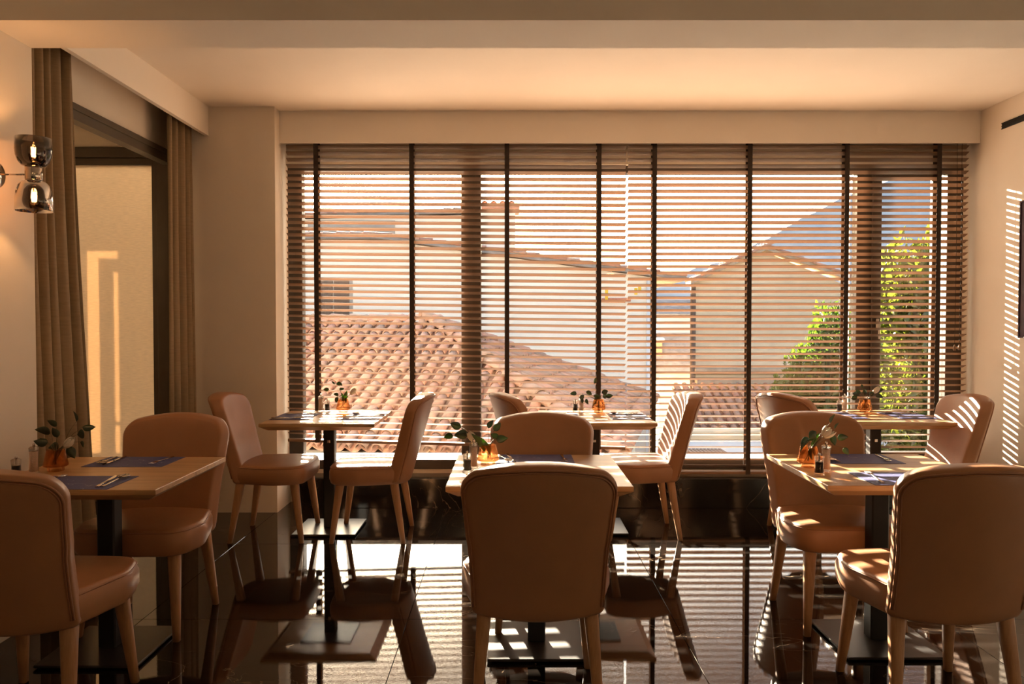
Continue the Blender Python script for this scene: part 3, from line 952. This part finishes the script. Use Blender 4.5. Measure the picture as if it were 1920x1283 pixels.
for key, (tx, ty) in vases.items():
    base = Vector((tx, ty, TH + .0002))
    v = link('vase', vase_me, None, base)
    tag(v, f'small amber glass vase on the {key} table', 'vase', 'amber glass vases')
    tul, leaves, blades = FL[key]
    sp = empty('eucalyptus_sprig', base + Vector((0, 0, .022)))
    tag(sp, f'green eucalyptus sprig in the vase on the {key} table', 'foliage', 'eucalyptus sprigs')
    mb = MB()
    for dx, dz, ln, ang, dy in leaves:
        a = radians(ang)
        tip = Vector((dx, dy, dz - .022)); mouth = Vector((max(-.02, min(.02, dx * .25)), dy * .4, .066))
        mid = mouth.lerp(tip, .55) + Vector((0, 0, .012))
        mb.tube([(mouth.x * -.3, 0, .004), mouth, mid, tip], [.0011, .0011, .0009, .0007], 5)
        o = link('leaf', leaf_me, sp, tip, (rl.uniform(-.7, .5), -a, rl.uniform(-.5, .5)))
        o.scale = (ln, ln, ln)
    mb.build('stem', 'stem', sp)
    if tul:
        dx, dz, lean = tul
        t = empty('tulip', base + Vector((0, 0, .022)))
        tag(t, f'white tulip in the vase on the {key} table', 'flower', 'white tulips')
        head = Vector((dx, -.012, dz - .022))
        d = Vector((cos(radians(lean)) * .8, -.15, .75)).normalized()
        if key == 'middle front': d = Vector((-.55, -.15, .8)).normalized()
        hb_ = head - d * .024
        MB().tube([(-dx * .2, 0, .004), (dx * .22, -.002, .066), tuple(Vector((dx * .22, -.002, .066)).lerp(hb_, .6) + Vector((0, 0, .004))), tuple(hb_)], .0022, 6).build('stem', 'leaf_stem' if 'leaf_stem' in M else 'stem', t)
        q = d.to_track_quat('Z', 'Y').to_matrix().to_4x4()
        openk = .38 if key == 'right front' else .0
        for k in range(6):
            m4 = Matrix.Translation(hb_) @ q @ Matrix.Rotation(k * pi / 3, 4, 'Z') @ Matrix.Rotation((openk if k % 2 == 0 else openk * .8), 4, 'Y') @ Matrix.Scale(1.0 if k % 2 == 0 else .93, 4)
            o = link('petal', petal_me, t); o.matrix_basis = m4
        for dx2, dz2, ln, ang, dy in blades:
            o = link('leaf', blade_me, t, (dx2, dy, dz2 - .022), (rl.uniform(-.3, .3), -radians(ang), 0)); o.scale = (ln, ln, ln)

# ------------------------------------------------------------------ outside: roofs and houses
def barrel_mesh(name, r0, r1, ln, th=.014):
    mb = MB(); loops = []
    for k in range(3):
        u = k / 2; r = r0 + (r1 - r0) * u
        a = [pi * q / 6 for q in range(7)]
        loops.append([(r * cos(t), u * ln, r * sin(t)) for t in a] + [((r - th) * cos(t), u * ln, (r - th) * sin(t)) for t in reversed(a)])
    mb.loft(loops, True, True, True)
    return mb
barrel = barrel_mesh('roof_tile', .088, .072, .44)
barrel_me = barrel.mesh('roof_tile'); barrel_me.materials.append(M['terracotta'])
barrel_me2 = barrel_me.copy(); barrel_me2.materials.clear(); barrel_me2.materials.append(M['terracotta_red'])
PITCH, EXPO = .235, .35
def tile_face(roof, origin, ex, es, L, smax, tiles, rnd):
    """collect cover tile matrices on one roof slope; corrugated pan tiles go into the roof mesh"""
    en = ex.cross(es).normalized()
    R3 = Matrix((ex, es, en)).transposed().to_4x4()
    cols = int(L / PITCH)
    for c in range(cols):
        a = (c + .5) * PITCH
        S = smax(a)
        s = -.05; 
        while s < S - .12:
            m = Matrix.Translation(origin + ex * (a + rnd.uniform(-.008, .008)) + es * s + en * (.010 + rnd.uniform(0, .008))) @ R3 @ Matrix.Rotation(rnd.uniform(-.03, .03), 4, 'Z') @ Matrix.Rotation(-.035 + rnd.uniform(-.012, .012), 4, 'X')
            tiles.append(m)
            s += EXPO
def pan_sheet(mb, origin, ex, es, L, smax):
    en = ex.cross(es).normalized()
    cols = int(L / PITCH)
    for c in range(cols + 1):
        prof = []
        for q in range(6):
            a = (c - .5 + q / 5) * PITCH
            a = max(0, min(L, a))
            h = -.075 * sin(pi * q / 5) + .02
            prof.append((a, h))
        vs = [origin + ex * a + es * -.02 + en * h for a, h in prof] + [origin + ex * a + es * max(.0, smax(a)) + en * h for a, h in prof] + [origin + ex * a + es * -.02 + en * (h - .015) for a, h in prof]
        fs = [(q, q + 1, 7 + q, 6 + q) for q in range(5)] + [(12 + q, 13 + q, 1 + q, q) for q in range(5)]
        mb.add(vs, fs, True)
def lay_tiles(roof, tiles, limit, mesh, src, matname):
    tiles.sort(key=lambda m: (m.translation - Vector((0, 0, EYE))).length)
    for m in tiles[:limit]:
        o = link('roof_tile', mesh, roof); o.matrix_basis = m
    rest = tiles[limit:]
    if rest:
        mb = MB()
        for m in rest:
            mb.add([m @ Vector(v) for v in src.v], src.f, True)
        o = mb.build('roof_tile_field', matname, roof); o['kind'] = 'stuff'
rr = random.Random(21)
Z = Vector((0, 0, 1))

# house with the near hipped roof
eL, dD = Vector((-.9725, .233, 0)), Vector((.233, .9725, 0))
Cn = Vector((1.36, 9.42, -.30)); HW, RISE = 3.7, 1.66
SL = sqrt(HW * HW + RISE * RISE)
h1 = empty('hip_roof_house', (0, 12, -7)); tag(h1, 'nearest house with a broad hipped terracotta tile roof', 'house')
off = -Vector((0, 12, -7))
LF = 11.75
O1 = Cn + eL * LF + off
es1 = (dD * HW + Z * RISE).normalized(); es2 = (eL * HW + Z * RISE).normalized()
mb = MB()
f1 = lambda a: min(SL, (LF - a) * SL / HW)
f2 = lambda a: max(0, min(a, 2 * HW - a)) * SL / HW
pan_sheet(mb, O1, -eL, es1, LF, f1)
pan_sheet(mb, Cn + off, dD, es2, 2 * HW, f2)
A1 = Cn + off + (dD + eL) * HW + Z * RISE; A0 = A1 + eL * (LF - HW)
Bc = Cn + off + dD * 2 * HW; B0 = Bc + eL * LF
mb.add([A1, A0, B0, Bc], [(0, 1, 2, 3)])
mb.add([Cn + off - Z * .06 + (eL + dD) * .05, Bc - Z * .06, B0 - Z * .06, O1 - Z * .06], [(3, 2, 1, 0)])
roof = mb.build('roof', 'terracotta', h1)
tiles = []
tile_face(roof, O1, -eL, es1, LF, f1, tiles, rr)
vis = [m for m in tiles]
t2 = []
tile_face(roof, Cn + off, dD, es2, 2 * HW, f2, t2, rr)
allt = tiles + t2
worldcam = Vector((0, 0, EYE)) + off
allt.sort(key=lambda m: (m.translation - worldcam).length)
# tiles hidden left of the pier can join the field
inview = [m for m in allt if -.285 < m.translation.x / (m.translation.y + 12) < .30]
outview = [m for m in allt if not (-.285 < m.translation.x / (m.translation.y + 12) < .30)]
for m in inview[:300]:
    o = link('roof_tile', barrel_me, roof); o.matrix_basis = m
mbf = MB()
for m in inview[300:] + outview:
    mbf.add([m @ Vector(v) for v in barrel.v], barrel.f, True)
mbf.build('roof_tile_field', 'terracotta', roof)['kind'] = 'stuff'
# ridge and hip caps
cap = barrel_mesh('ridge_tile', .125, .108, .45, .018).mesh('ridge_tile'); cap.materials.append(M['terracotta'])
def cap_line(a, b, parent, me=cap):
    d = (b - a); ln = d.length; d.normalize()
    x = d.cross(Z).normalized(); up = x.cross(d).normalized()
    R3 = Matrix((x, d, up)).transposed().to_4x4()
    s = 0
    while s < ln - .1:
        o = link('ridge_tile', me, parent); o.matrix_basis = Matrix.Translation(a + d * s + up * (.02 + rr.uniform(0, .012))) @ R3 @ Matrix.Rotation(-.04, 4, 'X') @ Matrix.Rotation(rr.uniform(-.04, .04), 4, 'Z')
        s += .38
cap_line(Cn + off, A1, roof); cap_line(Bc, A1, roof); cap_line(A0, A1, roof)
mb = MB()
q0 = Cn + off + (eL + dD) * .4; q1 = Bc - dD * .4 + eL * .4; q2 = B0 - dD * .4; q3 = O1 + dD * .4
mb.loft([[(p.x, p.y, 0) for p in (q0, q1, q2, q3)], [(p.x, p.y, 6.62) for p in (q0, q1, q2, q3)]], smooth=False)
mb.build('wall', 'cream', h1)

def P(px, py, Y):
    """world X and Z seen at a photograph position at depth Y"""
    t = radians(1.41)
    v = (641.5 - py) / 1465
    dz = Y * (v * cos(t) - sin(t)) / (cos(t) + v * sin(t))
    zc = Y * cos(t) - dz * sin(t)
    return (px - 958) * zc / 1465, EYE + dz

def sloped_house(name, label, Y, depth, outline, wallmat, rake, roofmat, z0=-7, verge=True, over=.25, th=.10):
    """house whose gable or shed end faces the dining room: wall outline, and roof slabs following the rake points"""
    xs = [p[0] for p in outline]
    root = empty(name, (sum(xs) / len(xs), Y, z0)); tag(root, label, 'house')
    ox, oy = root.location.x, Y
    poly = [(x - ox, z - z0) for x, z in outline]
    MB().prism(poly, 0, depth, 'xz').build('wall', wallmat, root)
    for (xa, za), (xb, zb) in zip(rake[:-1], rake[1:]):
        mb = MB()
        mb.prism([(xa - ox, za - z0), (xb - ox, zb - z0), (xb - ox, zb - z0 + th), (xa - ox, za - z0 + th)], -over, depth + over, 'xz')
        r = mb.build('roof', roofmat, root)
        if verge:
            a = Vector((xa - ox, -over + .05, za - z0 + th)); b = Vector((xb - ox, -over + .05, zb - z0 + th))
            if b.z < a.z: a, b = b, a
            for oy_ in (0, .26, .52):
                d = (b - a); ln = d.length; d.normalize(); s = 0
                x = d.cross(Z).normalized(); up = x.cross(d).normalized()
                R3 = Matrix((x, d, up)).transposed().to_4x4()
                while s < ln - .1:
                    o = link('roof_tile', barrel_me2, r)
                    o.matrix_basis = Matrix.Translation(a + Vector((0, oy_, 0)) + d * s + up * (-.01 + rr.uniform(0, .02))) @ R3 @ Matrix.Rotation(-.04, 4, 'X') @ Matrix.Rotation(rr.uniform(-.05, .05), 4, 'Z')
                    s += EXPO
    return root

# long cream house behind the hipped roof
YB2 = 20.5
xl = P(520, 447, YB2)[0]; xm, zm = P(717, 449, YB2); xr_, zr_ = P(1224, 519, YB2); xe, ze = P(1284, 527, YB2)
h2 = sloped_house('cream_house', 'long cream stucco house with a low tiled roof edge behind the hipped roof', YB2, 7, [(xl - 4, -7), (xr_, -7), (xr_, zr_ - .02), (xm, zm - .02), (xl - 4, zm - .02)], 'cream', [(xl - 4, zm), (xm, zm), (xe, ze)], 'slate')
o2 = h2.location
x0, z1 = P(597, 527, YB2); x1, z0 = P(656, 596, YB2)
wn_ = MB().box((x0 - o2.x - .08, -.05, z0 - o2.z - .08), (x1 - o2.x + .08, .02, z1 - o2.z + .08)).build('window', 'greywall', h2)
xm_ = (x0 + x1) / 2 - o2.x
for a, b in ((x0 - o2.x, xm_ - .02), (xm_ + .02, x1 - o2.x)):
    MB().rbox((a, -.10, z0 - o2.z), (b, -.05, z1 - o2.z), .01).build('shutter', 'shutterwood', wn_)
    for k in range(9):
        zz = z0 - o2.z + (z1 - z0) * (k + .5) / 9
        MB().box((a + .04, -.125, zz - .025), (b - .04, -.10, zz + .01)).build('louvre', 'shutterwood', wn_)
# tower chimney on its roof, gutter pipe and straps
cx0, cz1 = P(872, 392, 21.5); cx1, cz0 = P(966, 480, 21.5)
tw = MB().box((cx0 - o2.x, 1.0, cz0 - o2.z - 1), (cx1 - o2.x, 2.2, cz1 - o2.z)).build('chimney_stack', 'cream', h2)
MB().rbox((cx0 - o2.x - .12, .88, cz1 - o2.z), (cx1 - o2.x + .12, 2.32, cz1 - o2.z + .12), .02).build('chimney_cap', 'terracotta_red', tw)
for k in range(6):
    o = link('roof_tile', barrel_me2, tw); o.matrix_basis = Matrix.Translation((cx0 - o2.x + .05 + k * .245, .86, cz1 - o2.z + .12)) @ Matrix.Rotation(.05, 4, 'X')
gx, gz = P(1128, 563, 20.4); gx2, gz2 = P(1182, 562, 20.4)
MB().tube([(gx - o2.x, -.12, gz - o2.z), (gx2 - o2.x, -.12, gz2 - o2.z)], .05, 8).build('gutter_pipe', 'brick', h2)
px_, _ = P(1226, 600, 20.4)
MB().tube([(px_ - o2.x - .15, -.10, 0), (px_ - o2.x - .15, -.10, zr_ - o2.z - .1)], .05, 8).build('downpipe', 'white_metal', h2)
for pxs, y0, y1 in ((1137, 538, 566), (1192, 540, 553), (1199, 538, 548)):
    sx, sz1 = P(pxs, y0, 20.35); _, sz0 = P(pxs, y1, 20.35)
    MB().rbox((sx - o2.x - .04, -.19, sz0 - o2.z), (sx - o2.x + .04, -.16, sz1 - o2.z), .005).build('strap', 'yellow', h2)

# house further back at the upper left
Y3 = 28
x0, zt = P(520, 410, Y3); x1, zb = P(742, 408, Y3); x2, z2 = P(880, 400, Y3)
h3 = sloped_house('far_house', 'far grey walled house with a tile roof above the cream house', Y3, 6, [(x0, -7), (x2, -7), (x2, z2 - .05), (x0, zt - .05)], 'cream', [(x0, zt), (x2, z2)], 'slate')
bx0, bz1 = P(578, 414, Y3); bx1, bz0 = P(741, 441, Y3)
MB().box((bx0 - h3.location.x, -.06, bz0 + 7), (bx1 - h3.location.x, .02, bz1 + 7)).build('wall_band', 'greywall', h3)

# tan gabled house on the right
Y4 = 21.3
pk = P(1432, 470, Y4); le = P(1291, 535, Y4); re = P(1590, 528, Y4); wl = P(1302, 520, Y4)[0]; wr_ = P(1700, 500, Y4)[0]
h4 = sloped_house('gable_house', 'tan gabled house with tiled verges behind the green bush', Y4, .1, [(wl, -7), (wr_, -7), (wr_, re[1] - .1), (re[0] - .2, re[1] - .05), (pk[0], pk[1] - .02), (wl, le[1] + .16)], 'tan', [le, pk, re], 'stone')
MB().box((wl + 1.9 - h4.location.x, .1, 0), (wr_ - h4.location.x, 7, re[1] + 6.8)).build('rear_wing', 'tan', h4)
MB().tube([(wl - h4.location.x - .04, -.03, 0), (wl - h4.location.x - .04, -.03, le[1] + 7)], .075, 8).build('downpipe', 'shutterwood', h4)
_, lz1 = P(1400, 690, Y4); _, lz0 = P(1400, 720, Y4)
MB().rbox((wl - h4.location.x, -.35, lz0 + 7), (wr_ - h4.location.x, .02, lz0 + 7.16), .02).build('ledge', 'stone', h4)
MB().rbox((wl - h4.location.x, -.18, lz1 + 6.85), (wr_ - h4.location.x, .02, lz1 + 7), .02).build('ledge', 'stone', h4)
# low lean-to roof in front of it
Y5 = 18.3
le5 = P(1296, 813, Y5)
lz = le5[1]
h5 = empty('lean_to_house', (6.5, 19.4, -7)); tag(h5, 'low lean-to with small red barrel tiles below the gabled house', 'house')
O5 = Vector((le5[0], Y5, lz)) - h5.location
ex5 = Vector((1, 0, 0)); es5 = Vector((0, 2.2, .92)).normalized(); L5, S5 = 4.7, 2.35
mb = MB(); pan_sheet(mb, O5, ex5, es5, L5, lambda a: S5)
roof5 = mb.build('roof', 'terracotta_red', h5)
t5 = []; tile_face(roof5, O5, ex5, es5, L5, lambda a: S5, t5, rr)
for m in t5:
    o = link('roof_tile', barrel_me2, roof5); o.matrix_basis = m
MB().box((O5.x + .1, O5.y + .35, 0), (O5.x + L5 - .1, O5.y + 2.2, O5.z + .02)).build('wall', 'tan', h5)
# pale flat roof with a grate, below the window
tr = empty('flat_roof_annex', (6.0, 13.0, -7)); tag(tr, 'pale flat roofed annex with a brown grate below the window', 'building')
_, fz = P(1400, 862, 12.0)
MB().rbox((-3.3, -1.0, 0), (4, 1.3, fz + 7), .02).build('wall', 'white_stucco', tr)
g0 = P(1300, 858, 12.3)[0] - 6; g1 = P(1372, 858, 12.3)[0] - 6
for k in range(10):
    MB().box((g0 + (g1 - g0) * k / 10, -.75, fz + 7), (g0 + (g1 - g0) * (k + .7) / 10, -.1, fz + 7.03)).build('grate_bar', 'grate', tr)
MB().rbox((-3.0, .95, fz + 7), (4, 1.25, fz + 7.16), .02).build('parapet', 'tan', tr)

# little houses far off in the gap
for name, lab, Y, x0p, x1p, ytop, yeave, mat, rm in (('village_house', 'far pale village house with a grey roof seen in the gap', 46, 1232, 1320, 566, 592, 'far_wall', 'slate'), ('village_house', 'lower far village house with a weathered roof and red chimney in the gap', 36, 1236, 1330, 628, 700, 'greywall', 'slate')):
    a = P(x0p, yeave, Y); b = P(x1p, yeave, Y); t = P((x0p + x1p) / 2 + 14, ytop, Y + 2)
    r_ = empty(name, ((a[0] + b[0]) / 2, Y, -10)); tag(r_, lab, 'house', 'far village houses')
    MB().box((a[0] - r_.location.x, 0, 0), (b[0] - r_.location.x, 6, a[1] + 10)).build('wall', mat, r_)
    mb = MB(); ax, bx = a[0] - r_.location.x - .3, b[0] - r_.location.x + .3; ez, tz = a[1] + 10, t[1] + 10
    mb.prism([(-.3, ez), (6.3, ez), (6.3, ez + .1), (2, tz + .1), (-.3, ez + .1)], ax, bx, 'yz')
    rf = mb.build('roof', rm, r_)
    if Y == 36:
        c0, c1 = P(1239, 640, 35.5), P(1250, 676, 35.5)
        MB().box((c0[0] - r_.location.x, .6, c1[1] + 9.6), (c1[0] - r_.location.x, 1.2, c0[1] + 10)).build('chimney', 'brick', r_)
        MB().rbox((c0[0] - r_.location.x - .1, .5, c0[1] + 10), (c1[0] - r_.location.x + .1, 1.3, c0[1] + 10.12), .02).build('chimney_cap', 'white_stucco', r_)

# ------------------------------------------------------------------ trees, hill, ground
def foliage(n, c, rad, size, rnd, shell=.55, droop=0.0):
    mb = MB()
    for _ in range(n):
        while True:
            p = Vector((rnd.uniform(-1, 1), rnd.uniform(-1, 1), rnd.uniform(-1, 1)))
            if p.length < 1 and p.length > shell * rnd.random():
                break
        k = .86 + .22 * sin(7 * p.x + 3 * p.z) * cos(6 * p.y + 5 * p.z)
        p = Vector((p.x * rad[0] * k, p.y * rad[1] * k, p.z * rad[2] * k)) + Vector(c)
        e = Euler((rnd.uniform(0, 6.3), rnd.uniform(0, 6.3), rnd.uniform(0, 6.3))).to_matrix()
        s = size * rnd.uniform(.6, 1.3)
        mb.add([p + e @ Vector(v) * s for v in ((-1, 0, 0), (0, -.42, .1), (1, 0, 0), (0, .42, .1))], [(0, 1, 2), (0, 2, 3)])
    return mb
def tree(name, label, base, crowns, mat, size, n, cat='tree', group=None, trunk=.08):
    root = empty(name, base); tag(root, label, cat, group)
    rnd = random.Random(hash(label) % 1000 if False else len(label))
    top = max(c[0][2] for c in crowns)
    tb = MB().tube([(0, 0, 0), (.05, .03, top * .5), (0, 0, top)], [trunk, trunk * .8, trunk * .3], 8)
    for c, r, k in crowns:
        tb.tube([(0, 0, c[2] * .6), (c[0] * .6, c[1] * .6, c[2] * .85), tuple(c)], [trunk * .5, trunk * .35, trunk * .1], 6)
    tb.build('trunk', 'bark', root)
    mb = MB()
    for c, r, k in crowns:
        f = foliage(int(n * k), c, r, size, rnd)
        mb.add(f.v, f.f)
    o = mb.build('foliage', mat, root); o['kind'] = 'stuff'
    return root
G0 = -7
tree('leafy_bush', 'bright green bush in front of the tan gabled house', (5.5, 14.0, G0),
     [((0, 0, 7.35), (.75, .6, .75), .8), ((-.35, -.2, 6.95), (.75, .6, .6), .8), ((.25, 0, 8.05), (.5, .45, .75), .5), ((.2, .1, 6.3), (.75, .6, .7), .7)], 'bush', .08, 1700)
tree('garden_tree', 'tall yellow-green tree filling the narrow right pane', (6.1, 11.0, G0),
     [((-.35, 0, 8.75), (.85, .7, .9), .8), ((.35, 0, 9.05), (.9, .7, 1.0), .8), ((.0, 0, 8.0), (1.35, .8, 1.0), 1.2), ((.0, 0, 7.0), (1.4, .8, 1.0), 1.2), ((.1, 0, 6.1), (1.4, .8, 1.0), 1)], 'hedge', .085, 2600)
tree('garden_shrub', 'darker shrub at the foot of the tall yellow-green tree', (6.3, 12.6, G0), [((0, 0, 6.4), (1.3, .9, 1.3), 1), ((-.3, 0, 5.2), (1.4, .9, 1.3), .8), ((.3, .2, 7.8), (.9, .8, 1.1), .7)], 'bush', .085, 1500)
for k, (px, pt) in enumerate(((1360, 470), (1371, 469))):
    X, zt = P(px, pt, 60)
    tree('cypress_tree', ('left', 'right')[k] + ' one of two small dark cypresses above the gabled roof', (X, 60, -2),
         [((0, 0, (zt + 2) * .8), (.17, .17, .9), 1), ((0, 0, (zt + 2) * .62), (.19, .19, 1.0), 1)], 'cypress', .10, 260, 'tree', 'two far cypresses', .06)

rh = random.Random(9)
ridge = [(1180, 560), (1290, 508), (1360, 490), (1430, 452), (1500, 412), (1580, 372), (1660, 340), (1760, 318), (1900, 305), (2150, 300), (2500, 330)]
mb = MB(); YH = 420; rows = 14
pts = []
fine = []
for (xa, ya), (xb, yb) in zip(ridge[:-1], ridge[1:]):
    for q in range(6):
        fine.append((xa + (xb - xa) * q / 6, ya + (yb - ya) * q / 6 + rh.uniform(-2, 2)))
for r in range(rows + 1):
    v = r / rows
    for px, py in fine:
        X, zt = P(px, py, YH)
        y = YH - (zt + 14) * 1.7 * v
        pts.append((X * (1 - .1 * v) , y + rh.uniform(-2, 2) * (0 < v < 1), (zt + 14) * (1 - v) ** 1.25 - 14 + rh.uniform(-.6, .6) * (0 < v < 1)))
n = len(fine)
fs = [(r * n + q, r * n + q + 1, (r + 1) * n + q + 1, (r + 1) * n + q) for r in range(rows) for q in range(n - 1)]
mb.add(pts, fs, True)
hl = mb.build('hillside', 'hill'); tag(hl, 'haze-tinted blue-grey wooded hill rising to the right', 'hill'); hl['kind'] = 'structure'
gd = MB().box((-400, 6.0, -7.4), (700, 900, -7.0)).build('ground', 'ground'); gd['kind'] = 'structure'; gd['label'] = 'dry ground far below the window'
